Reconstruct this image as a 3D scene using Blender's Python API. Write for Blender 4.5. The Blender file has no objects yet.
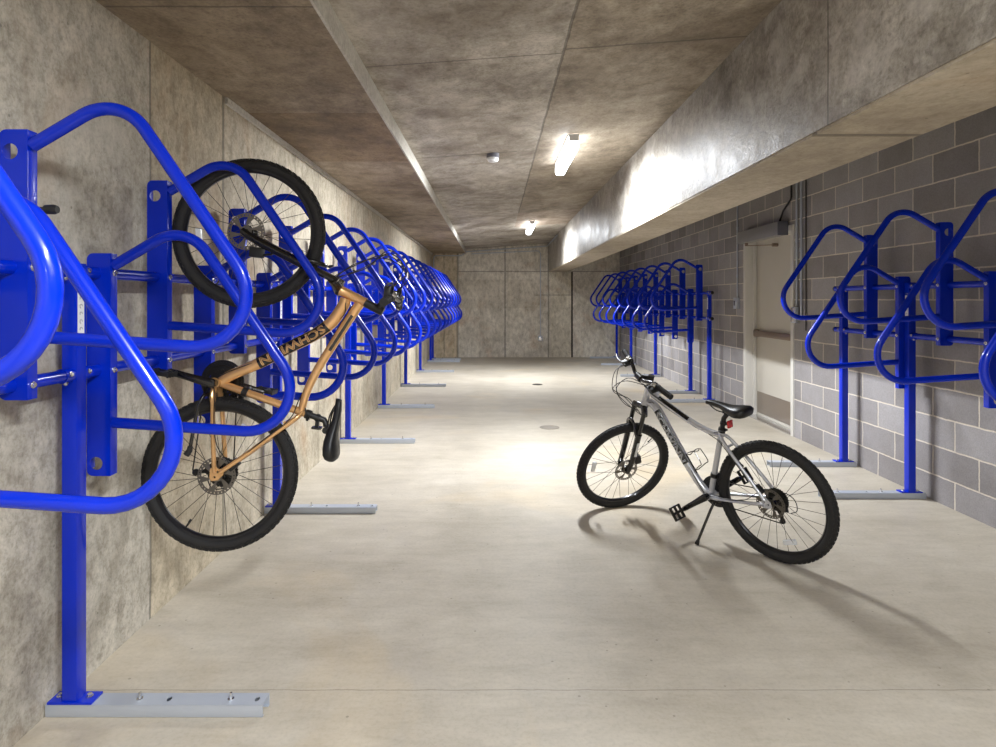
import bpy, bmesh, math, random
from mathutils import Vector, Matrix
random.seed(7)
PI = math.pi
COL = bpy.context.scene.collection
SC = bpy.context.scene

# ------------------------------------------------------------------ camera, world, exposure
cam_d = bpy.data.cameras.new('camera'); cam = bpy.data.objects.new('camera', cam_d); COL.objects.link(cam)
cam.location = (0, 0, 1.4); cam.rotation_euler = (PI/2, 0, 0)
cam_d.sensor_fit = 'HORIZONTAL'; cam_d.sensor_width = 36.0; cam_d.lens = 610/996*36
cam_d.shift_x = 4/996; cam_d.shift_y = -73.5/996
cam_d.clip_start = 0.05; cam_d.clip_end = 60
SC.camera = cam
w = bpy.data.worlds.new('world'); SC.world = w; w.use_nodes = True
w.node_tree.nodes['Background'].inputs[0].default_value = (0.8, 0.85, 1, 1)
w.node_tree.nodes['Background'].inputs[1].default_value = 0.0
SC.view_settings.view_transform = 'Standard'; SC.view_settings.look = 'None'
SC.view_settings.gamma = 1; SC.view_settings.use_curve_mapping = False
SC.view_settings.exposure = 1.25
LAMP_STRENGTH = 6.0
LAMP_POWER = 29.5
SC.cycles.max_bounces = 10; SC.cycles.diffuse_bounces = 8; SC.cycles.glossy_bounces = 4
SC.cycles.sample_clamp_indirect = 6.0
SC.cycles.use_denoising = True

# ------------------------------------------------------------------ dimensions of the room
LW, RW, BACK, REAR = -1.51, 3.07, 14.9, -5.5
STEP_X = -0.685
HL = 2.535                     # low slab on the left
def ceil_h(x): return 2.64 + (x - STEP_X) * 0.0715
BX0, BX1, BZ = 1.33, 1.78, 2.086   # downstand beam
LAMP_X, LAMP_YS = 0.64, (0.0, 5.42, 10.8, -4.3)

# ------------------------------------------------------------------ material helpers
def lin(c):
    return tuple((v/255/12.92 if v/255 <= .04045 else ((v/255+.055)/1.055)**2.4) for v in c) + (1,)
class NT:
    def __init__(s, name):
        s.m = bpy.data.materials.new(name); s.m.use_nodes = True; s.t = s.m.node_tree
        s.p = s.t.nodes['Principled BSDF']
        s.geo = None
    def n(s, typ, **kw):
        nd = s.t.nodes.new(typ)
        for k, v in kw.items(): setattr(nd, k, v)
        return nd
    def l(s, a, b): s.t.links.new(a, b)
    def pos(s):
        if not s.geo:
            s.geo = s.n('ShaderNodeNewGeometry'); s.sep = s.n('ShaderNodeSeparateXYZ'); s.l(s.geo.outputs['Position'], s.sep.inputs[0])
        return s.geo.outputs['Position']
    def axis(s, a): s.pos(); return s.sep.outputs['XYZ'.index(a)]
    def math(s, op, a, b=None, c=None, clamp=False):
        nd = s.n('ShaderNodeMath', operation=op); nd.use_clamp = clamp
        for i, v in enumerate((a, b, c)):
            if v is None: continue
            if isinstance(v, (int, float)): nd.inputs[i].default_value = v
            else: s.l(v, nd.inputs[i])
        return nd.outputs[0]
    def noise(s, scale, stretch=(1, 1, 1), detail=6, rough=.6, dist=0.0, off=(0, 0, 0)):
        mp = s.n('ShaderNodeMapping'); mp.inputs['Scale'].default_value = stretch; mp.inputs['Location'].default_value = off
        s.l(s.pos(), mp.inputs[0])
        nd = s.n('ShaderNodeTexNoise'); nd.inputs['Scale'].default_value = scale; nd.inputs['Detail'].default_value = detail
        nd.inputs['Roughness'].default_value = rough; nd.inputs['Distortion'].default_value = dist
        s.l(mp.outputs[0], nd.inputs['Vector']); return nd.outputs[0]
    def ramp(s, fac, stops):
        nd = s.n('ShaderNodeValToRGB'); e = nd.color_ramp.elements
        while len(e) < len(stops): e.new(.5)
        for el, (p, c) in zip(e, stops): el.position = p; el.color = c if len(c) == 4 else (*c, 1)
        s.l(fac, nd.inputs[0]); return nd.outputs[0]
    def mix(s, fac, a, b, typ='MIX'):
        nd = s.n('ShaderNodeMix', data_type='RGBA', blend_type=typ); nd.clamp_factor = True
        for sock, v in ((nd.inputs[0], fac), (nd.inputs[6], a), (nd.inputs[7], b)):
            if isinstance(v, (int, float)): sock.default_value = v
            elif isinstance(v, tuple): sock.default_value = v
            else: s.l(v, sock)
        return nd.outputs[2]

def simple(name, rgb, rough=.5, metal=0.0, coat=0.0, spec=.5, bump=0.0, bscale=200):
    k = NT(name); c = lin(rgb)
    nz = k.noise(6, detail=3)
    col = k.mix(k.math('MULTIPLY', nz, .25), c, tuple(v*.75 for v in c[:3]) + (1,))
    k.l(col, k.p.inputs['Base Color'])
    k.p.inputs['Roughness'].default_value = rough; k.p.inputs['Metallic'].default_value = metal
    k.p.inputs['Coat Weight'].default_value = coat; k.p.inputs['Coat Roughness'].default_value = .08
    k.p.inputs['Specular IOR Level'].default_value = spec
    if bump:
        b = k.n('ShaderNodeBump'); b.inputs['Strength'].default_value = bump; b.inputs['Distance'].default_value = .002
        k.l(k.noise(bscale, detail=2), b.inputs['Height']); k.l(b.outputs[0], k.p.inputs['Normal'])
    return k.m

def concrete(name, dark, mid, light, stretch=(1, 1, 1), seams=(), zones=(), rough=.75, rvar=.1, bump=.25, big=.9, stain=None,
             speck=.5, spec=.35, streak=None, contrast=1.0, mott=.5, streakf=.55, ms=26):
    k = NT(name)
    n1 = k.noise(big, stretch, 7, .62, .4)
    n2 = k.noise(7, stretch, 6, .65, .2, (3, 1, 7))
    n3 = k.noise(60, (1, 1, 1), 4, .7)
    f = k.math('ADD', k.math('MULTIPLY', n1, .62), k.math('MULTIPLY', n2, .38))
    lo, hi = .5 - .17/contrast, .5 + .17/contrast
    col = k.ramp(f, [(lo, lin(dark)), (.5, lin(mid)), (hi, lin(light))])
    if streak:
        ns = k.noise(3.2, streak, 6, .6, .1, (9, 2, 4))
        g = k.ramp(ns, [(.36, (.66, .63, .58)), (.56, (1, 1, 1))])
        col = k.mix(streakf, col, g, 'MULTIPLY')
    n4 = k.noise(ms, streak or stretch, 5, .75, .3, (4, 4, 4))
    col = k.mix(mott, col, k.ramp(n4, [(.34, (.62, .60, .57)), (.5, (.92, .92, .92)), (.66, (1.12, 1.12, 1.12))]), 'MULTIPLY')
    g = k.ramp(n3, [(.32, (.66, .65, .63)), (.5, (.97, .97, .97)), (.66, (1.1, 1.1, 1.1))])
    col = k.mix(speck, col, g, 'MULTIPLY')
    if stain:
        for (c, sc, off, lo, hi, amt) in stain:
            ns = k.noise(sc, stretch, 5, .6, .6, off)
            m = k.ramp(ns, [(lo, (0, 0, 0)), (hi, (1, 1, 1))])
            col = k.mix(k.math('MULTIPLY', m, amt), col, lin(c))
    # little bug holes
    vor = k.n('ShaderNodeTexVoronoi'); vor.inputs['Scale'].default_value = 11; k.l(k.pos(), vor.inputs['Vector'])
    holes = k.math('LESS_THAN', vor.outputs['Distance'], .055)
    for z in zones:   # ((axis, lo, hi), ...), colour, amount : formwork panels of another pour
        conds, c, amt = z
        m = None
        for (a, lo_, hi_) in conds:
            q = k.math('MULTIPLY', k.math('GREATER_THAN', k.axis(a), lo_), k.math('LESS_THAN', k.axis(a), hi_))
            m = q if m is None else k.math('MULTIPLY', m, q)
        col = k.mix(k.math('MULTIPLY', m, amt), col, lin(c), 'MULTIPLY')
    wob = k.math('MULTIPLY', k.math('SUBTRACT', k.noise(5, off=(2, 2, 2)), .5), .02)
    sm = None
    for s_ in seams:
        a, p, hw = s_[:3]
        q = k.math('COMPARE', k.math('ADD', k.axis(a), wob), p, hw)
        for (a2, lo_, hi_) in s_[3:]:
            q = k.math('MULTIPLY', q, k.math('MULTIPLY', k.math('GREATER_THAN', k.axis(a2), lo_), k.math('LESS_THAN', k.axis(a2), hi_)))
        sm = q if sm is None else k.math('MAXIMUM', sm, q)
    if sm is not None: col = k.mix(k.math('MULTIPLY', sm, .55), col, lin([v*.45 for v in dark]))
    col = k.mix(k.math('MULTIPLY', holes, .45), col, lin([v*.5 for v in dark]))
    k.l(col, k.p.inputs['Base Color'])
    r = k.math('ADD', k.math('MULTIPLY', k.math('SUBTRACT', n2, .5), rvar*4), rough, clamp=True)
    k.l(r, k.p.inputs['Roughness']); k.p.inputs['Specular IOR Level'].default_value = spec
    hgt = k.math('ADD', k.math('MULTIPLY', n2, .6), k.math('MULTIPLY', n3, .3))
    hgt = k.math('SUBTRACT', hgt, k.math('MULTIPLY', holes, .4))
    if sm is not None: hgt = k.math('SUBTRACT', hgt, k.math('MULTIPLY', sm, .8))
    b = k.n('ShaderNodeBump'); b.inputs['Strength'].default_value = bump; b.inputs['Distance'].default_value = .012
    k.l(hgt, b.inputs['Height']); k.l(b.outputs[0], k.p.inputs['Normal'])
    return k.m

def blockwork():
    k = NT('grey_blockwork')
    cmb = k.n('ShaderNodeCombineXYZ')
    k.l(k.math('ADD', k.axis('Y'), -BRICK_Y0), cmb.inputs[0]); k.l(k.math('ADD', k.axis('Z'), 0.0202), cmb.inputs[1])
    wn = k.n('ShaderNodeTexNoise'); wn.inputs['Scale'].default_value = 14; wn.inputs['Detail'].default_value = 3
    k.l(cmb.outputs[0], wn.inputs['Vector'])
    va = k.n('ShaderNodeVectorMath', operation='SUBTRACT'); k.l(wn.outputs['Color'], va.inputs[0]); va.inputs[1].default_value = (.5, .5, .5)
    vs = k.n('ShaderNodeVectorMath', operation='SCALE'); k.l(va.outputs[0], vs.inputs[0]); vs.inputs['Scale'].default_value = .010
    vv = k.n('ShaderNodeVectorMath', operation='ADD'); k.l(cmb.outputs[0], vv.inputs[0]); k.l(vs.outputs[0], vv.inputs[1])
    br = k.n('ShaderNodeTexBrick'); br.offset = .5; br.squash = 1
    br.inputs['Scale'].default_value = 1; br.inputs['Brick Width'].default_value = .4064; br.inputs['Row Height'].default_value = .2032
    br.inputs['Mortar Size'].default_value = .0062; br.inputs['Mortar Smooth'].default_value = .35; br.inputs['Bias'].default_value = 0
    br.inputs['Color1'].default_value = lin((138, 134, 134)); br.inputs['Color2'].default_value = lin((166, 163, 164)); br.inputs['Mortar'].default_value = lin((214, 204, 190))
    k.l(vv.outputs[0], br.inputs['Vector'])
    fine = k.noise(120, detail=3, rough=.8); mid = k.noise(4, detail=5)
    col = k.mix(.75, br.outputs['Color'], k.ramp(fine, [(.3, (.72, .71, .71)), (.62, (1.0, 1.0, 1.0))]), 'MULTIPLY')
    col = k.mix(.6, col, k.ramp(mid, [(.3, (.78, .76, .73)), (.65, (1, 1, 1))]), 'MULTIPLY')
    k.l(col, k.p.inputs['Base Color']); k.p.inputs['Roughness'].default_value = .9; k.p.inputs['Specular IOR Level'].default_value = .2
    h = k.math('ADD', k.math('MULTIPLY', k.math('SUBTRACT', 1, br.outputs['Fac']), .7), k.math('MULTIPLY', fine, .35))
    b = k.n('ShaderNodeBump'); b.inputs['Strength'].default_value = .5; b.inputs['Distance'].default_value = .008
    k.l(h, b.inputs['Height']); k.l(b.outputs[0], k.p.inputs['Normal'])
    return k.m
BRICK_Y0 = 3.86

M = {}
ys = [3.41 + .61*i for i in range(20)]
M['wall_left'] = concrete('board_marked_concrete', (160, 153, 139), (190, 183, 169), (214, 207, 193), stretch=(1, 1.0, .8), streak=(1, 1.1, .75), mott=.9, streakf=.35, ms=16, speck=.8,
    seams=[('Y', 2.68, .008)] + [('Y', 3.40, .014)] + [('Y', y, .007) for y in ys[2:]] + [('Y', 1.2, .006)],
    zones=[((('Y', 2.68, 3.4),), (255, 246, 228), .8), ((('Y', 3.4, 20),), (255, 245, 225), .5)], rough=.72, bump=.22,
    stain=[((170, 125, 75), 1.6, (5, 3, 1), .54, .76, .4), ((225, 220, 208), 1.2, (1, 9, 3), .58, .75, .4)])
M['wall_back'] = concrete('poured_concrete', (194, 187, 172), (224, 217, 202), (244, 238, 224), stretch=(1.1, 1, .9), streak=(1.5, 1, .8), mott=.9, streakf=.3, ms=9,
    seams=[('X', -1.22, .01), ('X', -.89, .025), ('X', .27, .018), ('X', 1.33, .02), ('Z', 2.095, .012, ('X', -.89, 1.33)), ('Z', 1.52, .01, ('X', 1.0, 1.9)), ('Z', 2.095, .012, ('X', 1.9, 4))],
    zones=[((('X', -2, -.89),), (248, 232, 205), .7), ((('X', -.86, 1.3), ('Z', 1.2, 1.9)), (220, 214, 204), .35), ((('X', 1.33, 1.9),), (235, 232, 220), .5)], rough=.75, big=1.5,
    stain=[((176, 120, 55), 1.4, (5, 3, 1), .58, .78, .5)])
M['ceiling'] = concrete('slab_soffit_concrete', (136, 127, 116), (188, 180, 168), (216, 210, 200), stretch=(1, .8, 1), big=1.3, streak=(1, .75, 1), mott=.8, speck=.8, streakf=.3, ms=11,
    seams=[('X', .37, .008, ('Y', -9, 9.2)), ('Y', 5.35, .010, ('X', -.68, .2)), ('Y', 9.2, .010, ('X', .37, 1.33)), ('Y', 3.2, .008, ('X', .37, 1.4)), ('Y', 7.6, .006), ('Y', 3.25, .006, ('X', -.68, .37)), ('Y', 2.36, .006, ('X', -1.5, -.69))],
    zones=[((('X', .37, 1.34), ('Y', -9, 9.2)), (205, 192, 172), .6), ((('X', -1.6, -.69),), (214, 200, 180), .9), ((('X', -1.6, -.69), ('Y', 3.7, 5.0)), (190, 165, 130), .5), ((('X', .37, 1.34), ('Y', 9.2, 11)), (225, 190, 160), .4)], rough=.7,
    stain=[((92, 76, 58), 1.3, (7, 3, 1), .50, .72, .65), ((205, 196, 182), 1.2, (1, 2, 3), .55, .75, .45)], contrast=1.15)
M['beam'] = concrete('smooth_beam_concrete', (104, 97, 88), (158, 152, 142), (200, 195, 186), stretch=(1, .9, 1), big=1.4, rough=.42, rvar=.12, spec=.5, bump=.45, streak=(1, .8, .9), mott=1.0, streakf=.4, ms=30,
    seams=[('Y', 4.69, .006), ('Y', 2.43, .006), ('Y', 6.9, .006), ('Y', 9.1, .006), ('Y', 11.5, .006), ('Y', .2, .006)],
    zones=[((('Y', 4.69, 6.9), ('Z', 2.1, 2.45)), (255, 250, 245), .2)], contrast=1.2, speck=.8,
    stain=[((200, 196, 190), 5, (1, 9, 3), .52, .68, .5), ((84, 66, 52), 1.5, (3, 5, 3), .55, .75, .5)])
M['soffit'] = concrete('beam_underside_concrete', (150, 138, 120), (176, 164, 145), (198, 188, 170), stretch=(1, .8, 1), rough=.8, seams=[('Y', 2.54, .02)], speck=.3,
    stain=[((165, 130, 88), 1.6, (5, 3, 1), .6, .8, .4)])
M['step'] = concrete('slab_edge_concrete', (170, 165, 155), (195, 190, 180), (212, 208, 198), rough=.8, speck=.6)
M['floor'] = concrete('troweled_floor_concrete', (164, 155, 139), (183, 174, 158), (198, 190, 175), stretch=(.8, .9, 1), big=1.6, rough=.5, rvar=.06, bump=.06, spec=.4, speck=.3, contrast=.8, mott=.22, streakf=.22, ms=9,
    seams=[('Y', 2.19, .0018), ('Y', 7.7, .003), ('Y', -1, .004)], streak=(.4, 1.8, 1),
    stain=[((214, 184, 130), .7, (5, 3, 1), .56, .78, .40), ((168, 160, 150), 2.4, (8, 1, 1), .58, .72, .35)])
M['block'] = blockwork()
M['blue'] = simple('blue_powder_coat', (0, 40, 184), .26, coat=.28, spec=.25)
M['galv'] = simple('galvanised_steel', (184, 190, 200), .45, metal=.35, bump=.1)
M['zinc'] = simple('bright_zinc', (215, 215, 215), .25, metal=1.0)
M['rubber'] = simple('tyre_rubber', (30, 29, 29), .72, bump=.4, bscale=900)
M['blackp'] = simple('black_plastic', (22, 22, 23), .42)
M['blackm'] = simple('black_gloss_paint', (14, 14, 15), .2, coat=.5)
M['rim'] = simple('black_anodised_rim', (26, 26, 30), .28, metal=.3, coat=.3)
M['steel'] = simple('brushed_steel', (190, 188, 182), .3, metal=1.0)
M['disc'] = simple('worn_disc_steel', (118, 114, 108), .35, metal=.9)
M['steeld'] = simple('dark_steel', (70, 68, 64), .4, metal=.9)
M['chain'] = simple('oiled_chain_steel', (60, 55, 48), .45, metal=.8)
M['gold'] = simple('copper_gold_metallic_paint', (232, 182, 122), .24, metal=.55, coat=.8)
M['silver'] = simple('silver_metallic_paint', (206, 208, 214), .22, metal=.45, coat=.8)
M['white'] = simple('white_label', (228, 228, 228), .5)
M['red'] = simple('red_reflector', (200, 16, 18), .2, coat=.6)
M['clear'] = simple('clear_reflector', (225, 228, 232), .2, coat=.6)
M['ink'] = simple('grey_ink', (70, 72, 90), .6)
M['doorp'] = simple('cream_door_paint', (196, 190, 178), .5)
M['framep'] = simple('light_grey_frame_paint', (206, 203, 196), .45)
M['kick'] = simple('brushed_kick_plate', (152, 140, 128), .38, metal=.6)
M['bar'] = simple('bronze_push_bar', (136, 118, 104), .35, metal=.5)
M['opbox'] = simple('aluminium_operator_cover', (150, 148, 146), .42, metal=.4)
M['opend'] = simple('grey_end_cap', (92, 92, 100), .5)
M['slotm'] = simple('dark_joint_filler', (60, 52, 44), .9)
M['iron'] = simple('worn_iron_cover', (150, 142, 130), .6, metal=.3)
M['housing'] = simple('lamp_housing_white', (220, 220, 220), .5)
k = NT('lit_lamp_lens'); k.p.inputs['Base Color'].default_value = (1, 1, 1, 1)
k.p.inputs['Emission Color'].default_value = (.93, .96, 1.0, 1); k.p.inputs['Emission Strength'].default_value = LAMP_STRENGTH
M['lens'] = k.m

# ------------------------------------------------------------------ mesh helpers
def frame_for(d):
    d = d.normalized(); a = Vector((0, 0, 1)) if abs(d.z) < .9 else Vector((0, 1, 0))
    u = d.cross(a).normalized(); return u, d.cross(u).normalized()
class MB:
    def __init__(s): s.bm = bmesh.new()
    def tube(s, pts, r, seg=12, cap=True, closed=False, flat=1.0, up=None):
        pts = [Vector(p) for p in pts]; n = len(pts)
        rs = r if isinstance(r, (list, tuple)) else [r]*n
        ts = []
        for i in range(n):
            a = pts[i-1] if (i or closed) else pts[0]; b = pts[(i+1) % n] if (i < n-1 or closed) else pts[-1]
            ts.append((b-a).normalized())
        if up is not None: v = Vector(up); u = ts[0].cross(v).normalized()
        else: u, v = frame_for(ts[0])
        rings = []
        for i in range(n):
            if i:
                q = ts[i-1].rotation_difference(ts[i]); u = q @ u
            u = (u - ts[i]*u.dot(ts[i])).normalized(); v = ts[i].cross(u)
            rings.append([s.bm.verts.new(pts[i] + u*math.cos(2*PI*j/seg)*rs[i] + v*math.sin(2*PI*j/seg)*rs[i]*flat) for j in range(seg)])
        m = n if closed else n-1
        for i in range(m):
            A, B = rings[i], rings[(i+1) % n]
            off = 0
            if closed and i == n-1:
                off = min(range(seg), key=lambda o: (A[0].co - B[o].co).length)
            for j in range(seg):
                s.bm.faces.new((A[j], A[(j+1) % seg], B[(j+1+off) % seg], B[(j+off) % seg]))
        if cap and not closed:
            s.bm.faces.new(rings[0][::-1]); s.bm.faces.new(rings[-1])
        return s
    def cyl(s, a, b, r, r2=None, seg=16): return s.tube([a, b], [r, r if r2 is None else r2], seg)
    def box(s, lo, hi, bev=0.0, mat=None):
        lo, hi = Vector(lo), Vector(hi); c = (lo+hi)/2; d = hi-lo
        g = bmesh.ops.create_cube(s.bm, size=1, matrix=Matrix.Translation(c) @ Matrix.Diagonal((*d, 1)))
        vs = g['verts']
        if bev:
            es = list({e for v in vs for e in v.link_edges})
            r = bmesh.ops.bevel(s.bm, geom=es, offset=bev, segments=2, profile=.6, affect='EDGES')
            vs = list({v for f in r['faces'] for v in f.verts} | {v for v in vs if v.is_valid})
        if mat is not None: bmesh.ops.transform(s.bm, matrix=mat, verts=[v for v in vs if v.is_valid])
        return s
    def lathe(s, prof, c, axis=(0, 1, 0), seg=48, closed=False):
        c = Vector(c); ax = Vector(axis).normalized(); u, v = frame_for(ax); rings = []
        for (r, h) in prof:
            rings.append([s.bm.verts.new(c + ax*h + (u*math.cos(2*PI*j/seg) + v*math.sin(2*PI*j/seg))*r) for j in range(seg)])
        m = len(prof) if closed else len(prof)-1
        for i in range(m):
            A, B = rings[i], rings[(i+1) % len(prof)]
            for j in range(seg): s.bm.faces.new((A[j], A[(j+1) % seg], B[(j+1) % seg], B[j]))
        if not closed:
            if prof[0][0] > 1e-5: s.bm.faces.new(rings[0][::-1])
            if prof[-1][0] > 1e-5: s.bm.faces.new(rings[-1])
        return s
    def plate(s, outline, holes, to3, t0, t1):
        """flat outline (2D) with round holes, extruded between t0 and t1; to3(a, b, t) -> 3D"""
        loops = [outline] + holes
        lay = []
        for t in (t0, t1):
            all_e = []; rings = []
            for lp in loops:
                vs = [s.bm.verts.new(to3(a, b, t)) for a, b in lp]; rings.append(vs)
                all_e += [s.bm.edges.new((vs[i], vs[(i+1) % len(vs)])) for i in range(len(vs))]
            bmesh.ops.triangle_fill(s.bm, use_beauty=True, use_dissolve=False, edges=all_e)
            lay.append(rings)
        for A, B in zip(*lay):
            for i in range(len(A)): s.bm.faces.new((A[i], A[(i+1) % len(A)], B[(i+1) % len(A)], B[i]))
        return s
    def quad(s, *ps): s.bm.faces.new([s.bm.verts.new(p) for p in ps]); return s
    def build(s, name, mat, parent=None, angle=38, xf=None):
        if xf is not None: bmesh.ops.transform(s.bm, matrix=xf, verts=s.bm.verts)
        bmesh.ops.recalc_face_normals(s.bm, faces=s.bm.faces)
        me = bpy.data.meshes.new(name); s.bm.to_mesh(me); s.bm.free()
        if mat: me.materials.append(mat)
        for p in me.polygons: p.use_smooth = True
        me.set_sharp_from_angle(angle=math.radians(angle))
        o = bpy.data.objects.new(name, me); COL.objects.link(o)
        if parent: o.parent = parent
        return o
def circle(cx, cy, r, n=24): return [(cx + r*math.cos(2*PI*i/n), cy + r*math.sin(2*PI*i/n)) for i in range(n)]
def tag(o, label=None, cat=None, group=None, kind=None):
    if label: o['label'] = label
    if cat: o['category'] = cat
    if group: o['group'] = group
    if kind: o['kind'] = kind
    return o
def empty(name, loc=(0, 0, 0)):
    o = bpy.data.objects.new(name, None); COL.objects.link(o); o.location = loc; o.empty_display_size = .1; return o
def struct(o): o['kind'] = 'structure'; return o
def copy_tree(o, parent=None, loc=None):
    c = o.copy(); COL.objects.link(c)
    if parent: c.parent = parent
    if loc is not None: c.location = loc
    for ch in CH.get(o.name, []): copy_tree(ch, c)
    return c
CH = {}
def note(o):        # remember children so that a copy brings them along
    CH[o.name] = [c for c in bpy.data.objects if c.parent == o]
    for c in CH[o.name]: note(c)
def fillet(pts, rad, n=8):
    out = [Vector(pts[0])]
    for i in range(1, len(pts)-1):
        p, a, b = Vector(pts[i]), Vector(pts[i-1]), Vector(pts[i+1]); r = rad[i-1] if isinstance(rad, (list, tuple)) else rad
        u, v = (a-p).normalized(), (b-p).normalized(); th = u.angle(v)
        if th > PI-.02 or r < 1e-5: out.append(p); continue
        d = r/math.tan(th/2); c = p + (u+v).normalized()*(r/math.sin(th/2))
        s0, s1 = (p+u*d)-c, (p+v*d)-c; tot = s0.angle(s1)
        for j in range(n+1):
            f = j/n; out.append(c + (s0*math.sin((1-f)*tot) + s1*math.sin(f*tot))/math.sin(tot))
    out.append(Vector(pts[-1])); return out
def smooth_path(pts, n=8):
    P = [Vector(p) for p in pts]; P = [P[0]*2-P[1]] + P + [P[-1]*2-P[-2]]; out = []
    for i in range(1, len(P)-2):
        for j in range(n):
            t = j/n; a, b, c, d = P[i-1], P[i], P[i+1], P[i+2]
            out.append(.5*((2*b) + (c-a)*t + (2*a-5*b+4*c-d)*t*t + (3*b-a-3*c+d)*t**3))
    out.append(P[-2]); return out

# ------------------------------------------------------------------ room shell
T = .2
o = MB().box((LW-T, REAR-T, -.2), (RW+T+.2, BACK+T, 0)).build('floor', M['floor']); struct(o)
o = MB().box((LW-T, REAR, 0), (LW, BACK, 3.0)).build('wall_left', M['wall_left']); struct(o)
o = MB().box((LW-T, BACK, 0), (RW+T, BACK+T, 3.1)).build('wall_back', M['wall_back']); struct(o)
o = MB().box((LW-T, REAR-T, 0), (RW+T, REAR, 3.1)).build('wall_rear', M['wall_back']); struct(o)
DY0, DY1, DH = 6.29, 7.42, 2.12            # door opening
b = MB()
FO = .05
b.box((RW, REAR, 0), (RW+T, DY0-FO, 3.1)); b.box((RW, DY1+FO, 0), (RW+T, BACK, 3.1)); b.box((RW, DY0-FO, DH+FO), (RW+T, DY1+FO, 3.1))
b.box((RW+.19, DY0-FO, 0), (RW+T, DY1+FO, DH+FO))
struct(b.build('wall_right', M['block']))
b = MB()
xs = RW+T
def slab(b, x0, z0, x1, z1, top=3.2):
    for y0, y1 in ((REAR-T, BACK+T),):
        vs = [b.bm.verts.new(p) for p in ((x0, y0, z0), (x1, y0, z1), (x1, y0, top), (x0, y0, top), (x0, y1, z0), (x1, y1, z1), (x1, y1, top), (x0, y1, top))]
        for f in ((0, 1, 2, 3), (4, 5, 6, 7), (0, 1, 5, 4), (1, 2, 6, 5), (2, 3, 7, 6), (3, 0, 4, 7)): b.bm.faces.new([vs[i] for i in f])
slab(b, STEP_X, ceil_h(STEP_X), xs, ceil_h(xs))
slab(b, LW-T, HL, STEP_X-.012, HL)
struct(b.build('ceiling', M['ceiling']))
b = MB(); slab(b, STEP_X-.012, HL-.004, STEP_X, HL-.004, 2.9)
struct(b.build('trim_1', M['step']))
o = MB().box((BX0, REAR, BZ+.012), (BX1, BACK, 2.84)).build('ceiling_beam', M['beam']); struct(o)
o = MB().box((BX0+.006, REAR, BZ), (BX1-.006, BACK, BZ+.012)).build('ceiling_beam_underside', M['soffit']); struct(o)
# cast lip where the left wall meets the slab
o = MB().box((LW, 3.42, HL-.035), (LW+.018, BACK, HL)).build('trim_2', M['step']); struct(o)
o = MB().box((1.885, BACK-.006, 0), (1.925, BACK, BZ)).build('trim_3', M['slotm']); struct(o)

# door, recessed in a grey frame
d = empty('door_1', (RW, (DY0+DY1)/2, 0)); struct(d)
def dbox(name, lo, hi, mat, parent=d, bev=.002):
    off = Vector((RW, (DY0+DY1)/2, 0))
    return MB().box(Vector(lo)-off, Vector(hi)-off, bev).build(name, mat, parent)
b = MB(); off = Vector((RW, (DY0+DY1)/2, 0))
fw = .055
for lo, hi in (((RW-.014, DY0-fw, 0), (RW+.17, DY0, DH+fw)), ((RW-.014, DY1, 0), (RW+.17, DY1+fw, DH+fw)), ((RW-.014, DY0, DH), (RW+.17, DY1, DH+fw)),
               ((RW+.085, DY0, 0), (RW+.12, DY0+.016, DH)), ((RW+.085, DY1-.016, 0), (RW+.12, DY1, DH)), ((RW+.085, DY0+.016, DH-.016), (RW+.12, DY1-.016, DH))):
    b.box(Vector(lo)-off, Vector(hi)-off, .002)
b.build('door_frame', M['framep'], d)
leaf = dbox('door_leaf', (RW+.122, DY0+.002, .012), (RW+.166, DY1-.002, DH-.003), M['doorp'])
loff = off
def lb(name, lo, hi, mat, bev=.003): return MB().box(Vector(lo)-off, Vector(hi)-off, bev).build(name, mat, leaf)
lb('kick_plate', (RW+.119, DY0+.03, .045), (RW+.122, DY1-.03, .30), M['kick'], .001)
b = MB(); b.box(Vector((RW+.07, DY0+.05, .965))-off, Vector((RW+.105, DY1-.03, 1.035))-off, .006)
b.box(Vector((RW+.08, DY0+.03, .955))-off, Vector((RW+.122, DY0+.10, 1.045))-off, .006); b.box(Vector((RW+.08, DY1-.09, .955))-off, Vector((RW+.122, DY1-.02, 1.045))-off, .006)
b.build('push_bar', M['bar'], leaf)
b = MB()
for hz in (.25, 1.05, 1.85): b.cyl(Vector((RW+.112, DY1-.004, hz-.05))-off, Vector((RW+.112, DY1-.004, hz+.05))-off, .008)
b.build('hinge', M['steel'], leaf)
dbox('threshold', (RW-.01, DY0+.001, 0), (RW+.17, DY1-.001, .011), M['zinc'], bev=0)

# automatic operator above the door
op = empty('door_operator', (RW, 6.86, 2.145)); tag(op, 'grey metal box of the automatic opener above the cream door', 'door opener')
oo = Vector((RW, 6.86, 2.145))
MB().box(Vector((2.95, 6.345, 2.077))-oo, Vector((RW-.015, 7.40, 2.215))-oo, .004).build('cover', M['opbox'], op)
MB().box(Vector((2.948, 6.333, 2.074))-oo, Vector((RW-.015, 6.345, 2.218))-oo, .002).build('end_cap', M['opend'], op)
b = MB(); b.tube([Vector(p)-oo for p in ((3.0, 7.25, 2.077), (3.0, 7.25, 2.045), (3.05, 7.05, 2.03), (3.15, 6.86, 2.02))], .006, 8)
b.cyl(Vector((3.0, 7.25, 2.078))-oo, Vector((3.0, 7.25, 2.04))-oo, .018); b.cyl(Vector((3.13, 6.86, 2.02))-oo, Vector((3.19, 6.86, 2.02))-oo, .02)
b.build('swing_arm', M['bar'], op)

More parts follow.
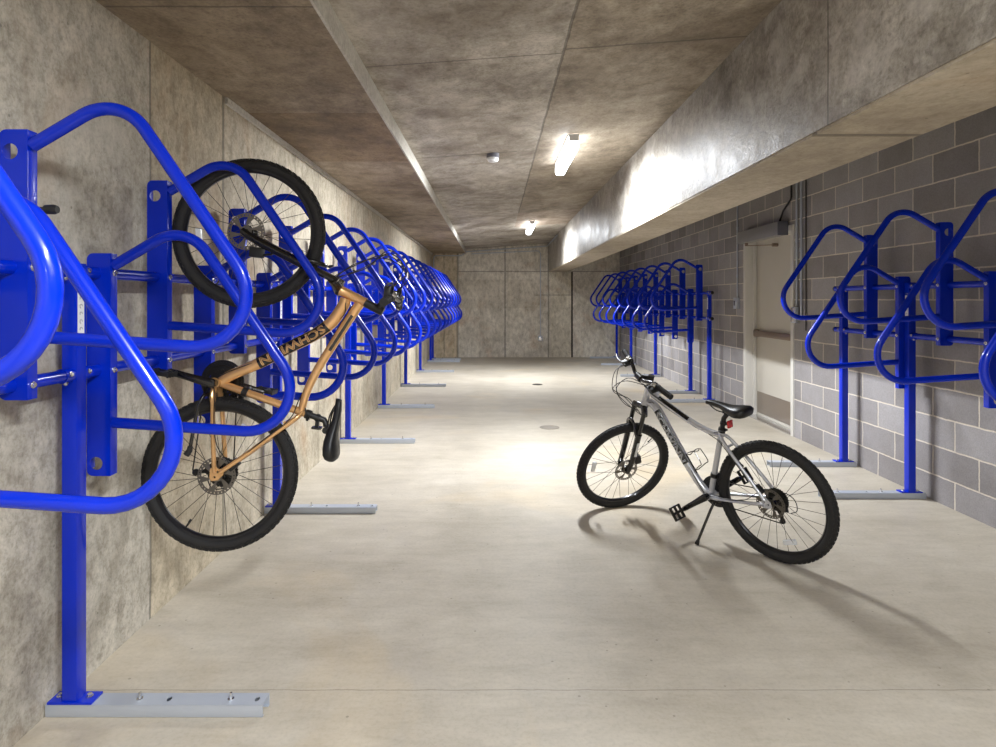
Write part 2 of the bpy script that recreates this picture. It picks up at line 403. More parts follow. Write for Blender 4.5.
# conduits and boxes
def conduit(name, pts, label, r=.011, rad=.06, mat='galv', clips=()):
    b = MB(); b.tube(fillet(pts, rad), r, 10)
    for c, dr in clips: c = Vector(c); dv = Vector(dr); b.cyl(c-dv*.02, c+dv*.02, r*1.45, seg=10)
    o = b.build(name, M[mat]); return tag(o, label, 'conduit')
def wbox(name, lo, hi, label, mat='galv', extra=None):
    b = MB(); b.box(lo, hi, .004); c = (Vector(lo)+Vector(hi))/2
    s_ = 1 if lo[0] > 0 else -1
    o = b.build(name, M[mat]); tag(o, label, 'electrical box')
    return o
conduit('conduit_pipe', [(3.055, 7.66, 2.82), (3.055, 7.66, 1.43)], 'thin steel conduit dropping to a switch box on the far side of the cream door', .009, clips=(((3.055, 7.66, 2.3), (0, 0, 1)), ((3.055, 7.66, 1.7), (0, 0, 1))))
wb = wbox('switch_box', (3.02, 7.62, 1.29), (3.069, 7.70, 1.43), 'small steel switch box on the far side of the cream door')
MB().box((3.014, 7.645, 1.33), (3.02, 7.675, 1.39), .002).build('switch_plate', M['opend'], wb)
conduit('conduit_pipe', [(3.052, 6.15, 2.84), (3.052, 6.15, 1.34)], 'steel conduit running beside the near jamb of the cream door', .010, clips=(((3.052, 6.15, 2.0), (0, 0, 1)),))
conduit('conduit_pipe', [(3.052, 6.06, 2.84), (3.052, 6.06, 1.20)], 'second steel conduit a hand width nearer than the one along the door jamb', .010, clips=(((3.052, 6.06, 1.9), (0, 0, 1)),))
conduit('conduit_pipe', [(3.058, 5.98, 2.84), (3.058, 5.98, 1.1)], 'dark thin pipe coming down the blockwork near the door', .006, mat='steeld')
conduit('flexible_conduit', [(3.04, 6.235, 2.83), (3.04, 6.235, 2.44), (3.045, 6.42, 2.34), (3.045, 6.52, 2.218)], 'black flexible conduit coming down to the door opener', .010, .05, mat='blackp')
wb = wbox('junction_box', (3.01, 6.09, 1.17), (3.041, 6.19, 1.33), 'steel junction box beside the near jamb of the cream door')
MB().box((3.004, 6.10, 1.18), (3.01, 6.18, 1.32), .002).build('cover_plate', M['zinc'], wb)
# back wall conduits
yb = BACK-.02
conduit('conduit_pipe', [(-1.47, yb-.01, 2.15), (-1.47, yb-.01, 2.48), (-.80, yb-.01, 2.48), (-.66, yb-.01, 2.58), (1.30, yb-.01, 2.715), (1.30, 12.6, 2.735)], 'steel conduit run under the ceiling along the back wall and onto the beam', .013, .07,
        clips=(((-1.0, yb-.01, 2.48), (1, 0, 0)), ((.1, yb-.01, 2.635), (1, 0, 0)), ((1.0, yb-.01, 2.694), (1, 0, 0)), ((1.30, 13.6, 2.722), (0, 1, 0))))
conduit('conduit_pipe', [(-.55, yb-.045, 2.52), (1.13, yb-.045, 2.60), (1.13, yb-.045, .52)], 'steel conduit turning down the back wall to a socket box', .011, .09,
        clips=(((1.13, yb-.045, 1.52), (0, 0, 1)), ((.5, yb-.045, 2.57), (1, 0, 0)), ((1.13, yb-.045, 2.2), (0, 0, 1))))
wb = wbox('socket_box', (1.08, BACK-.075, .40), (1.18, BACK-.001, .53), 'grey socket box low on the back wall at the end of its conduit')
MB().box((1.09, BACK-.085, .41), (1.17, BACK-.075, .50), .002).build('cover_plate', M['zinc'], wb)

# lamps
def lamp(y, label):
    h = ceil_h(LAMP_X)
    r = empty('ceiling_lamp', (LAMP_X, y, h))
    tag(r, label, 'ceiling lamp', 'strip lamps in a row along the ceiling')
    MB().box((-.045, -.51, -.018), (.045, .51, .004), .005).build('lamp_housing', M['housing'], r)
    MB().box((-.045, -.525, -.126), (.045, .525, -.018), .03).build('lamp_lens', M['lens'], r)
    for s_, pw, sp in ((-1, 1.0, 118), (1, 1.0, 118), (0, .7, 180)):      # area lights added for a batwing spread: outer two tilted outwards, middle straight down
        la = bpy.data.lights.new('lamp_light', 'AREA'); la.shape = 'RECTANGLE'; la.size = .016; la.size_y = 1.0; la.spread = math.radians(sp); la.energy = LAMP_POWER*pw; la.color = (.90, .945, 1.0)
        lo_ = bpy.data.objects.new('lamp_light', la); COL.objects.link(lo_); lo_.parent = r
        lo_.location = (s_*.017, 0, -.134); lo_.rotation_euler = (0, -s_*math.radians(40), 0)
    for s_ in (-1, 1): MB().box((-.040, s_*.528-.004, -.060), (.040, s_*.528+.004, -.004), .003).build('end_cap', M['housing'], r)
lamp(LAMP_YS[0], 'glowing white strip lamp on the ceiling above the camera')
lamp(LAMP_YS[1], 'glowing white strip lamp on the ceiling, the nearer of the two in view')
lamp(LAMP_YS[2], 'glowing white strip lamp on the ceiling close to the back wall')
lamp(LAMP_YS[3], 'glowing white strip lamp on the ceiling behind the camera')

# detector on the ceiling
r = empty('smoke_detector', (-.01, 5.38, ceil_h(-.01))); tag(r, 'small round white detector with a dark base on the ceiling', 'detector')
MB().lathe([(0, .012), (.055, .012), (.055, -.032), (.05, -.036), (0, -.036)], (0, 0, 0), (0, 0, 1), 32).build('base', M['opend'], r)
MB().lathe([(0, -.036), (.05, -.036), (.052, -.05), (.04, -.068), (.018, -.074), (0, -.074)], (0, 0, 0), (0, 0, 1), 32).build('sensor_cap', M['housing'], r)
# floor covers
for (x, y, rr, lab) in ((.72, 10.1, .085, 'small round dark cover set in the floor near the back wall'), (.61, 6.7, .11, 'round pale cover set flush in the middle of the floor')):
    o = MB().lathe([(0, .0), (rr, .0), (rr, .003), (rr-.01, .005), (rr-.014, .003), (0, .003)], (x, y, 0), (0, 0, 1), 32).build('floor_cleanout', M['steeld' if rr < .1 else 'iron'])
    tag(o, lab, 'floor cover')

# ------------------------------------------------------------------ bike rack
RAIL_H = (1.497, 1.147)
CH_L, CH_D, CH_W = .80, .085, .040
def hanger(high, side):
    """hanging bracket with its bent tube; local x points from the wall into the room for side=+1"""
    r = empty('bike_hanger')
    S = side
    rc = .022; top = CH_L
    def rnd(cx, cz, a0, a1, n=5): return [(cx + rc*math.cos(a0+(a1-a0)*i/n), cz + rc*math.sin(a0+(a1-a0)*i/n)) for i in range(n+1)]
    out = [(0, 0), (0, top)] + rnd(-CH_D+rc, top-rc, PI/2, PI) + rnd(-CH_D+rc, rc, PI, 1.5*PI)
    hole = circle(-.052, (.735 if high else .045), .0235)
    b = MB(); b.plate(out, [hole], lambda a, c, t: (S*a, t, c), 0, .0045)
    b.box((min(0, -S*.0045), .004, .0), (max(0, -S*.0045), CH_W, top), .0012)
    b.box((min(-S*CH_D, -S*(CH_D-.0045)), .004, rc), (max(-S*CH_D, -S*(CH_D-.0045)), CH_W, top-rc), .0012)
    b.build('bracket', M['blue'], r)
    pts = fillet([(0, .5, .757), (.2626, .5, .912), (.791, .5, .135), (0, .5, .188)], [.135, .156], 12)
    pts = [(S*p.x, CH_W*.5, p.z) for p in pts]
    MB().tube(pts, .0195, 14).build('bent_tube', M['blue'], r)
    zz = [h - (1.104 if high else .768) for h in RAIL_H]
    for z in zz:
        if .02 < z < .78:
            MB().lathe([(0, 0), (.011, 0), (.011, .003), (.007, .004), (.007, .009), (0, .009)], (0, CH_W*.5, z), (S, 0, 0), 8).build('bolt', M['zinc'], r)
    if high and S > 0:
        MB().lathe([(0, 0), (.008, 0), (.008, .055), (0, .055)], (0, CH_W*.5, .566), (S, 0, 0), 12).build('stub', M['steeld'], r)
        MB().lathe([(0, .04), (.014, .04), (.015, .065), (.011, .075), (0, .075)], (0, CH_W*.5, .566), (S, 0, 0), 14).build('rubber_cap', M['blackp'], r)
    note(r); return r
ORD = ['nearest', 'second', 'third', 'fourth', 'fifth', 'sixth', 'seventh', 'eighth']
used = {}
def put_hangers(side, ys, start_high, wall_name, groupname, names, far_label):
    x = -1.377 if side > 0 else 2.885
    cnt = {True: 0, False: 0}; high = start_high
    for y in ys:
        key = (high, side)
        if key not in used: used[key] = hanger(high, side); h = used[key]
        else: h = copy_tree(used[key])
        h.location = (x, y, 1.104 if high else .768)
        i = cnt[high]; cnt[high] += 1
        lv = 'upper' if high else 'lower'
        if i < names:
            lab = f'blue {lv} bike hanger, {ORD[i]}' + ('' if i == 0 else ' nearest') + f' {lv} one {wall_name}'
        else:
            lab = far_label.format(lv)
        tag(h, lab, 'bike hanger', groupname); high = not high
put_hangers(+1, [.997, 1.39, 1.80, 2.19, 2.57] + [1.02 + .39*i for i in range(5, 34)], True, 'on the gold bike\'s wall', 'blue hangers on the concrete wall rack', 8, 'blue {} bike hanger in the crowded far end of the gold bike\'s rack')
put_hangers(-1, [2.78, 3.168, 3.556, 3.944, 4.348, 4.72], False, 'on the short rack before the door', 'blue hangers on the short block wall rack', 4, '')
put_hangers(-1, [8.68 + .39*i for i in range(15)], True, 'on the rack beyond the door', 'blue hangers on the block wall rack beyond the door', 5, 'blue {} bike hanger at the far end of the rack beyond the door')

def post(side, labelled=True):
    r = empty('rack_post'); S = side
    b = MB(); b.box((-.0254, .005, .048), (.0254, .0558, 1.525), .004); p = b.build('post_tube', M['blue'], r)
    b = MB()
    b.box((-.072, -.0, .041), (.078, .062, .049), .0015, None if S > 0 else Matrix.Scale(-1, 4, (1, 0, 0))); b.build('base_plate', M['blue'], r)
    for x in (-.048, .052):
        MB().lathe([(0, 0), (.012, 0), (.012, .004), (.008, .005), (.008, .011), (0, .011)], (S*x, .032, .049), (0, 0, 1), 8).build('bolt', M['zinc'], r)
    for h in RAIL_H:
        q = MB(); q.lathe([(.022, -.035), (.0245, -.035), (.0245, .086), (.022, .086)], (0, 0, h), (0, 1, 0), 20, closed=True)
        q = q.build('rail_sleeve', M['blue'], r)
        for yy in (-.020, .071):
            for dv in ((S, 0, .25), (S*.3, 0, -1)):
                dv = Vector(dv).normalized(); c = Vector((0, yy, h)) + dv*.0235
                MB().lathe([(0, 0), (.009, 0), (.009, .004), (.005, .005), (.005, .009), (0, .009)], c, dv, 8).build('set_screw', M['zinc'], q)
    def side_box(y0, y1, z0, z1, t=.0012): return MB().box((S*.0252 if S > 0 else -.0252-t, y0, z0), (.0252+t if S > 0 else -.0252, y1, z1))
    s_ = side_box(.010, .042, 1.275, 1.432).build('sticker', M['white'], r)
    side_box(.012, .038, 1.436, 1.450).build('maker_badge', M['zinc'], r)
    if labelled:
        b = MB()
        for i in range(5):
            z = 1.405 - i*.026
            b.tube([(S*.0266, .026+.006*math.cos(t*.9), z+.007*math.sin(t*.9)) for t in range(0, 6 if i % 2 else 5)], .0009, 6)
        b.build('faint_writing', M['ink'], s_)
    note(r); return r
def foot(side):
    r = empty('floor_channel'); S = side
    L = .73
    def bx(b, x0, x1, *a): b.box((min(S*x0, S*x1), a[0], a[2]), (max(S*x0, S*x1), a[1], a[3]), .0012)
    b = MB(); slots = [(x, .032) for x in (.40, .70)]
    hl = [[(S*(cx+.008*math.cos(t*PI/6)), cy+.013*math.sin(t*PI/6)) for t in range(12)] for cx, cy in slots]
    b.plate([(0, 0), (S*L, 0), (S*L, .064), (0, .064)], hl, lambda a, c, t: (a, c, t), .0375, .041)
    bx(b, 0, L, 0, .0035, 0, .040); bx(b, 0, L, .0605, .064, 0, .040); bx(b, 0, L, 0, .012, 0, .003); bx(b, 0, L, .052, .064, 0, .003)
    b.build('steel_channel', M['galv'], r)
    for x in (.30, .61):
        MB().lathe([(0, 0), (.011, 0), (.011, .003), (.006, .004), (.005, .022), (0, .022)], (S*x, .032, .041), (0, 0, 1), 8).build('anchor_bolt', M['zinc'], r)
    note(r); return r
def put_posts(side, ys, names, labels, foot_labels, grp):
    X = -1.429 if side > 0 else RW-.124
    wx = LW-.0+.004 if side > 0 else RW-.028
    p0 = post(side); f0 = foot(side)
    for i, y in enumerate(ys):
        p = p0 if i == 0 else copy_tree(p0); f = f0 if i == 0 else copy_tree(f0)
        p.location = (X, y, 0); f.location = (wx, y, 0)
        tag(p, labels[i], 'rack post', grp + ' posts'); tag(f, foot_labels[i], 'floor rail', grp + ' floor rails')
n_ = ['nearest', 'second nearest', 'third nearest', 'fourth nearest', 'fifth nearest', 'sixth nearest']
ly = [2.046 + 1.95*i for i in range(7)] + [14.2]
put_posts(+1, ly, 0, [f'blue square steel post, {a} of those along the concrete wall' for a in n_] + ['blue square steel post, second from the back wall along the concrete wall', 'blue square steel post in the back corner of the concrete wall rack'],
          [f'grey galvanised floor channel under the {a} post on the concrete wall side' for a in n_] + ['grey galvanised floor channel under the second post from the back wall on the concrete side', 'grey galvanised floor channel at the very back corner on the concrete side'], 'concrete wall rack')
put_posts(-1, [4.29, 5.11], 0, ['blue square steel post nearer the camera under the short rack on the block wall', 'blue square steel post of the short block wall rack, the one beside the door'],
          ['grey galvanised floor channel beyond the rear wheel of the silver bike, nearer the camera', 'grey galvanised floor channel seen through the rear wheel of the silver bike'], 'short rack')
put_posts(-1, [8.32, 9.12, 11.10, 13.09, 14.62], 0, ['blue square steel post just beyond the cream door, first of its rack', 'blue square steel post second beyond the cream door', 'blue square steel post third beyond the cream door', 'blue square steel post fourth beyond the cream door', 'blue square steel post in the back corner of the block wall rack'],
          ['grey galvanised floor channel just beyond the cream door', 'grey galvanised floor channel second beyond the cream door', 'grey galvanised floor channel third beyond the cream door', 'grey galvanised floor channel fourth beyond the cream door', 'grey galvanised floor channel in the back corner at the block wall'], 'far block wall rack')
def rail(side, y0, y1, h, label, grp):
    X = -1.429 if side > 0 else RW-.124
    r = empty('rack_rail', (X, y0, h)); tag(r, label, 'rack rail', grp)
    MB().cyl((0, 0, 0), (0, y1-y0, 0), .0215, seg=20).build('pipe', M['blue'], r)
    for y in (0, y1-y0):
        MB().lathe([(0, -.004), (.0225, -.004), (.0235, 0), (.0235, .006), (0, .006)] if y else [(0, -.006), (.0235, -.006), (.0235, 0), (.0225, .004), (0, .004)], (0, y, 0), (0, 1, 0), 20).build('end_cap', M['blackp'], r)
for h, w_ in zip(RAIL_H, ('top', 'bottom')):
    rail(+1, .75, 14.6, h, f'{w_} blue pipe rail of the long rack on the concrete wall', 'rack rails on the concrete wall')
    rail(-1, 2.1, 5.26, h, f'{w_} blue pipe rail of the short rack before the door', 'rack rails of the short rack')
    rail(-1, 8.24, 14.8, h, f'{w_} blue pipe rail of the block wall rack beyond the door', 'rack rails beyond the door')

# ------------------------------------------------------------------ bicycles (local x forward, y left, z up, origin at the rear hub)
R = .328
def wheel(name, parent, cx, rear, xf, valve_a, refl_a):
    c = Vector((cx, 0, 0))
    rm = MB()
    rm.lathe([(.286, -.0125), (.283, -.0145), (.270, -.0125), (.264, -.005), (.264, .005), (.270, .0125), (.283, .0145), (.286, .0125), (.280, .009), (.280, -.009)], c, (0, 1, 0), 80, closed=True)
    w_ = rm.build(name, M['rim'], parent)
    if xf is not None: w_.matrix_local = xf
    tr = MB(); prof = []
    for i in range(14):
        a = 2*PI*i/14; prof.append((R-.029+.0255*math.cos(a), .0255*math.sin(a)))
    tr.lathe(prof, c, (0, 1, 0), 96, closed=True)
    N = 72
    for i in range(N):
        for j, (ang, da) in enumerate(((0, 0), (.55, .5), (-.55, .5), (1.05, 0), (-1.05, 0))):
            a = 2*PI*(i+da)/N
            rr = R-.029+.0265*math.cos(ang); yy = .0265*math.sin(ang)
            m = Matrix.Translation(c) @ Matrix.Rotation(-a, 4, 'Y') @ Matrix.Translation((rr, yy, 0)) @ Matrix.Rotation(ang, 4, 'Z')
            tr.box((-.0025, -.0045, -.0075), (.0022, .0045, .0075), 0, m)
    tr.build('tyre', M['rubber'], w_, 50)
    hf = ((.028, -.020) if rear else (.032, -.030))
    sp = None
    for i in range(28):
        side = 1 if i % 2 else -1; a = 2*PI*i/28; cross = (.85 if (i//2) % 2 else -.85)
        y0 = hf[0] if side > 0 else hf[1]
        ah = a + cross; rh = .026 if side > 0 else .022
        p0 = c + Vector((rh*math.cos(ah), y0, rh*math.sin(ah))); p1 = c + Vector((.268*math.cos(a), side*.002, .268*math.sin(a)))
        MB().tube([p0, p1], .00125, 5).build('spoke', M['steeld'], w_)
    hb = MB()
    hb.lathe([(0, -.058), (.006, -.058), (.006, -.04), (.010, -.04), (.012, hf[1]-.004), (.026, hf[1]-.003), (.026, hf[1]+.003), (.014, hf[1]+.008), (.012, 0), (.014, hf[0]-.008), (.029, hf[0]-.003), (.029, hf[0]+.003), (.014, hf[0]+.004), (.010, .046), (.006, .046), (.006, .058), (0, .058)], c, (0, 1, 0), 28)
    hb.build('hub', M['blackm'], w_)
    ro = MB()
    slots = [[(r_*math.cos(t), r_*math.sin(t)) for r_, t in ((.026, q+.12), (.045, q+.30), (.0635, q+.42), (.0645, q+.75), (.0635, q+1.05), (.045, q+1.0), (.026, q+.92))] for q in [2*PI*i/6 for i in range(6)]]
    holes = [circle(.0715*math.cos(2*PI*i/30), .0715*math.sin(2*PI*i/30), .0032, 7) for i in range(30)]
    ro.plate(circle(0, 0, .079, 60), holes + slots, lambda a, b_, t: (cx+a, t, b_), .041, .0428)
    ro.build('brake_disc', M['disc'], w_)
    if rear:
        cs = MB()
        for i, rr in enumerate((.064, .056, .043, .037, .031, .026, .021)):
            y = -.026 - i*.0042; prof = []
            pts = []
            nt = int(rr*2*PI/.0127)
            for j in range(nt*2): pts.append(((rr + (.002 if j % 2 else -.002))*math.cos(PI*j/nt), (rr + (.002 if j % 2 else -.002))*math.sin(PI*j/nt)))
            cs.plate(pts, [circle(0, 0, rr*.45, 16)], lambda a, b_, t: (cx+a, t, b_), y, y-.0018)
        cs.lathe([(.014, -.026), (.018, -.026), (.018, -.055), (.014, -.055)], c, (0, 1, 0), 20, closed=True)
        cs.build('cassette', M['blackp'], w_)
    va = valve_a; d_ = Vector((math.cos(va), 0, math.sin(va)))
    v_ = MB(); v_.cyl(c+d_*.262, c+d_*.228, .0035, .0028, 8); v_.cyl(c+d_*.24, c+d_*.226, .0045, .0045, 8); v_.build('valve', M['blackp'], w_)
    if refl_a is not None:
        m = Matrix.Translation(c) @ Matrix.Rotation(-refl_a, 4, 'Y') @ Matrix.Translation((.215, 0, 0))
        v_ = MB(); v_.box((-.013, -.008, -.036), (.013, .008, .036), .004, m); v_.build('spoke_reflector', M['clear'], w_)
    return w_

def along(path, s):
    """point and tangent at arc length s of a polyline"""
    acc = 0
    for a, b in zip(path, path[1:]):
        L = (b-a).length
        if acc+L >= s or b is path[-1]:
            t = (s-acc)/L; return a.lerp(b, t), (b-a).normalized()
        acc += L
def wrap_patch(path, s0, s1, r, f0, f1, zs, ns=26, nf=10):
    b = MB(); g = []
    for i in range(ns+1):
        p, t = along(path, s0+(s1-s0)*i/ns); n_up = Vector((-t.z, 0, t.x))
        g.append([b.bm.verts.new(p + Vector((0, 1, 0))*math.cos(f0+(f1-f0)*j/nf)*r + n_up*math.sin(f0+(f1-f0)*j/nf)*r*zs) for j in range(nf+1)])
    for i in range(ns):
        for j in range(nf): b.bm.faces.new((g[i][j], g[i+1][j], g[i+1][j+1], g[i][j+1]))
    return b
def lettering(text, path, s0, s1, r, hgt, zs, mat, parent, outline=False):
    cu = bpy.data.curves.new('lettering', 'FONT'); cu.body = text; cu.size = 1; cu.resolution_u = 2
    if outline: cu.fill_mode = 'NONE'; cu.bevel_depth = .035; cu.bevel_resolution = 0
    else: cu.offset = .02
    ob = bpy.data.objects.new('tmp', cu); COL.objects.link(ob)
    dg = bpy.context.evaluated_depsgraph_get(); me = bpy.data.meshes.new_from_object(ob.evaluated_get(dg))
    bpy.data.objects.remove(ob); 
    bm = bmesh.new(); bm.from_mesh(me); bmesh.ops.triangulate(bm, faces=bm.faces)
    bmesh.ops.subdivide_edges(bm, edges=[e for e in bm.edges if e.calc_length() > .25], cuts=2)
    xs_ = [v.co.x for v in bm.verts]; zs_ = [v.co.y for v in bm.verts]; x0, x1 = min(xs_), max(xs_); y0, y1 = min(zs_), max(zs_)
    for v in bm.verts:
        fx = (v.co.x-x0)/(x1-x0); fy = (v.co.y-y0)/(y1-y0)-.5; lift = v.co.z*.01
        p, t = along(path, s0+(s1-s0)*fx); n_up = Vector((-t.z, 0, t.x)) * (-1)
        phi = fy*hgt/r
        v.co = p + Vector((0, 1, 0))*math.cos(phi)*(r+.0008+lift) + n_up*math.sin(phi)*(r*zs+.0008)
    bm.to_mesh(me); bm.free(); me.materials.clear(); me.materials.append(mat)
    o = bpy.data.objects.new('lettering', me); COL.objects.link(o); o.parent = parent; return o

def bicycle(C, D, L, U, wbase, steer, paint, crank_a, label, gold):
    root = empty('bicycle'); root.matrix_world = Matrix(((D[0], L[0], U[0], C[0]), (D[1], L[1], U[1], C[1]), (D[2], L[2], U[2], C[2]), (0, 0, 0, 1)))
    tag(root, label, 'bicycle')
    ax = Vector((-.3584, 0, .9336)); pf = Vector((.9336, 0, .3584)); hubF = Vector((wbase, 0, 0)); A0 = hubF - pf*.045
    A = lambda t, p=0.0, y=0.0: A0 + ax*t + pf*p + Vector((0, y, 0))
    SM = Matrix.Translation(A0) @ Matrix.Rotation(steer, 4, ax) @ Matrix.Translation(-A0)
    sh = wbase - 1.02
    BB = Vector((.385, 0, -.058)); 
    # ---- frame
    f = MB()
    f.tube([A(.463), A(.472), A(.575), A(.585)], [.0245, .022, .021, .0235], 20)
    dtp = [(.778+sh, 0, .440), (.742+sh*.8, 0, .425), (.705+sh*.7, 0, .385), (.655+sh*.5, 0, .300), (.600, 0, .205), (.500, 0, .050), (.425, 0, -.042), (.385, 0, -.066)] if not gold else \
          [(.778+sh, 0, .445), (.742+sh, 0, .435), (.690, 0, .395), (.630, 0, .330), (.570, 0, .238), (.485, 0, .110), (.420, 0, -.005), (.383, 0, -.052)]
    dt = smooth_path(dtp, 7); f.tube(dt, [.024 + .003*math.sin(PI*min(1, i/len(dt)*1.3)) for i in range(len(dt))], 18, flat=1.0)
    ttp = [(.762+sh, 0, .508), (.725+sh, 0, .487), (.620+sh*.5, 0, .430), (.485, 0, .360), (.380, 0, .323), (.290, 0, .308)]
    tt = smooth_path(ttp, 7); f.tube(tt, [.022 - .006*i/len(tt) for i in range(len(tt))], 16)
    st_dir = (Vector((.262, 0, .425))-BB).normalized(); ST = lambda s_: BB + st_dir*s_
    f.tube([BB, ST(.41)], .0165, 16)
    f.cyl((BB.x, -.037, BB.z), (BB.x, .037, BB.z), .023, seg=20)
    for s_ in (-1, 1):
        f.tube(smooth_path([(.372, s_*.022, -.060), (.335, s_*.040, -.056), (.27, s_*.050, -.045), (.15, s_*.058, -.026), (.02, s_*.062, -.004)], 5), [.0165]*8+[.0125]*13, 12, flat=.75)
        f.tube(smooth_path([(.289, s_*.010, .315), (.262, s_*.032, .290), (.20, s_*.046, .222), (.10, s_*.056, .112), (.02, s_*.062, .018)], 5), .0098, 12)
        f.plate([(-.018, -.012), (-.012, .014), (.012, .034), (.040, .038), (.034, .012), (.052, -.010), (.030, -.022), (-.004, -.020)], [circle(0, 0, .005, 10), circle(.022, .010, .005, 10)],
                lambda a, c_, t: (a, t, c_), s_*.059, s_*.065)
    f.cyl((.245, -.035, .255), (.245, .035, .255), .007)
    fr = f.build('frame', paint, root)
    # decals
    zs = 1.0
    tot = sum((b-a).length for a, b in zip(dt, dt[1:]))
    s0, s1 = (.085, .435) if not gold else (.145, .475)
    wrap_patch(dt, s0, s1, .0275, -1.1, 1.15 if not gold else 1.1, zs).build('black_decal', M['blackm'], fr)
    lettering('SCHWINN', dt, s0+.012, s1-.012, .0276, .040, zs, M['silver'] if not gold else M['gold'], fr, outline=True)
    wrap_patch(tt, *((.08, .31, .0213, -1.35, -.15) if not gold else (.06, .24, .0213, -.55, .05)), 1.0).build('black_decal', M['blackm'], fr)
    # ---- wheels
    wheel('rear_wheel', root, 0, True, None, *( (.75, -1.9) if not gold else (3.6, .45)))
    wheel('front_wheel', root, wbase, False, SM, *( (2.6, .4) if not gold else (-2.7, -1.75)))
    # ---- fork
    def steered(o): o.matrix_local = SM; return o
    fk = MB()
    fk.tube([A(.425, .028, -.072), A(.440, .018, -.045), A(.452, 0, 0), A(.440, .018, .045), A(.425, .028, .072)], [.019, .020, .024, .020, .019], 14)
    fk.cyl(A(.45), A(.61), .0135)
    for s_ in (-1, 1):
        fk.cyl(A(.45, .030, s_*.063), A(.26, .030, s_*.063), .0145)
        fk.tube([A(.285, .030, s_*.063), A(.275, .030, s_*.063), A(.10, .030, s_*.063), A(.03, .034, s_*.061), A(-.012, .042, s_*.058)], [.0215, .020, .0185, .017, .014], 14)
    fk.tube(smooth_path([A(.255, .036, -.060), A(.315, .060, -.048), A(.352, .066, -.02), A(.352, .066, .02), A(.315, .060, .048), A(.255, .036, .060)], 5), .0105, 10)
    fo = steered(fk.build('fork', M['blackm'], root))
    if not gold:
        MB().box((-.001, -.008, -.05), (.001, .008, .05), 0, Matrix.Translation(A(.18, .030, .0835)) @ Matrix.Rotation(math.atan2(ax.x, ax.z), 4, 'Y') @ Matrix.Rotation(PI/2, 4, 'Z')).build('fork_decal', M['white'], fo)
    bc = MB(); bc.box((-.022, .034, -.030), (.022, .062, .030), .006, Matrix.Translation(A(.085, -.014))); bc.cyl(A(.11, -.014, .05), A(.15, .01, .06), .005)
    bc.build('brake_caliper', M['blackp'], fo)
    MB().lathe([(.016, 0), (.0255, 0), (.0265, .004), (.0265, .014), (.016, .014)], A(.452), ax, 20, closed=True).build('headset_race', M['blackp'], root)
    # ---- stem and bars
    sm = MB(); sm.cyl(A(.585), A(.625), .0185); sm.cyl(A(.618), A(.672), .0195); sm.tube([A(.648), A(.655, .04), A(.662, .085)], [.018, .015, .017], 14)
    sm.cyl(A(.662, .085, -.026), A(.662, .085, .026), .021)
    steered(sm.build('stem', M['blackp'], root))
    bt, be = .664, .085
    bar = fillet([A(bt+.030, be-.045, -.295), A(bt+.030, be-.010, -.135), A(bt, be, -.055), A(bt, be, .055), A(bt+.030, be-.010, .135), A(bt+.030, be-.045, .295)], .04, 5)
    bo = steered(MB().tube(bar, .0125, 14).build('handlebar', M['blackm'], root))
    for s_ in (-1, 1):
        P = lambda y, dt_=0, dp=0: A(bt+.030+dt_, be-.010-.035*((y-.135)/.19)+dp, s_*y)
        g = MB(); g.tube([P(.19), P(.195), P(.295), P(.302)], [.0165, .0160, .0160, .0175], 16)
        for i in range(7): g.tube([P(.20+i*.014), P(.206+i*.014)], [.0172, .0172], 16)
        g.build('grip', M['rubber'], bo)
        sh_ = MB(); sh_.cyl(P(.150), P(.166), .019); sh_.cyl(P(.180), P(.196), .019)
        m = Matrix.Translation(P(.172, -.020, .018)); sh_.box((-.026, -.024, -.014), (.026, .024, .014), .006, m)
        sh_.cyl(P(.165, -.02, .035), P(.13, -.02, .045), .006)
        so = sh_.build('shifter', M['blackp'], bo)
        q = MB(); q.lathe([(0, 0), (.016, 0), (.017, .008), (.012, .014), (0, .014)], P(.172, .002, .018), ax, 16); q.build('gear_dial', M['zinc'], so)
        lv = MB(); lv.tube(smooth_path([P(.155, -.006, .020), P(.165, -.012, .048), P(.20, -.018, .062), P(.25, -.022, .064), P(.295, -.020, .058)], 4), [.007]*5+[.0055]*12, 8, flat=.7)
        lv.build('brake_lever', M['blackp'], bo)
    cb = MB()
    for k_, (s_, e) in enumerate(((1, 1), (-1, 1), (1, -1), (-1, -1))):
        a = A(bt+.015, be+.03, s_*.135)
        pts = [a, A(bt+.015+.01*e, be+.11+.01*k_, s_*.06), A(bt-.09, be+.13+.012*k_, -s_*.015), A(bt-.20+.02*k_, be+.05, -s_*.030), A(bt-.26, .022, -s_*.028)]
        cb.tube(smooth_path(pts, 6), .0024, 6)
    steered(cb.build('control_cable', M['blackp'], root))
    fc = MB()
    fc.tube(smooth_path([dt[4]+Vector((0, .026, .01)), dt[12]+Vector((0, .012, .026)), dt[28]+Vector((0, .010, .027)), Vector((.42, .03, -.035)), Vector((.33, .058, -.04)), Vector((.15, .068, -.012)), Vector((.06, .056, .05))], 6), .0022, 6)
    fc.tube(smooth_path([tt[3]+Vector((0, .008, -.022)), tt[16]+Vector((0, .006, -.019)), tt[30]+Vector((0, .006, -.018)), Vector((.265, .045, .275)), Vector((.16, .062, .17)), Vector((.075, .060, .09)), Vector((.045, .055, .085))], 6), .0024, 6)
    fc.tube(smooth_path([Vector((.03, -.062, -.005)), Vector((-.02, -.066, .03)), Vector((-.075, -.066, .005)), Vector((-.085, -.066, -.05)), Vector((-.05, -.066, -.075))], 6), .0024, 6)
    fc.build('frame_cable', M['blackp'], root)
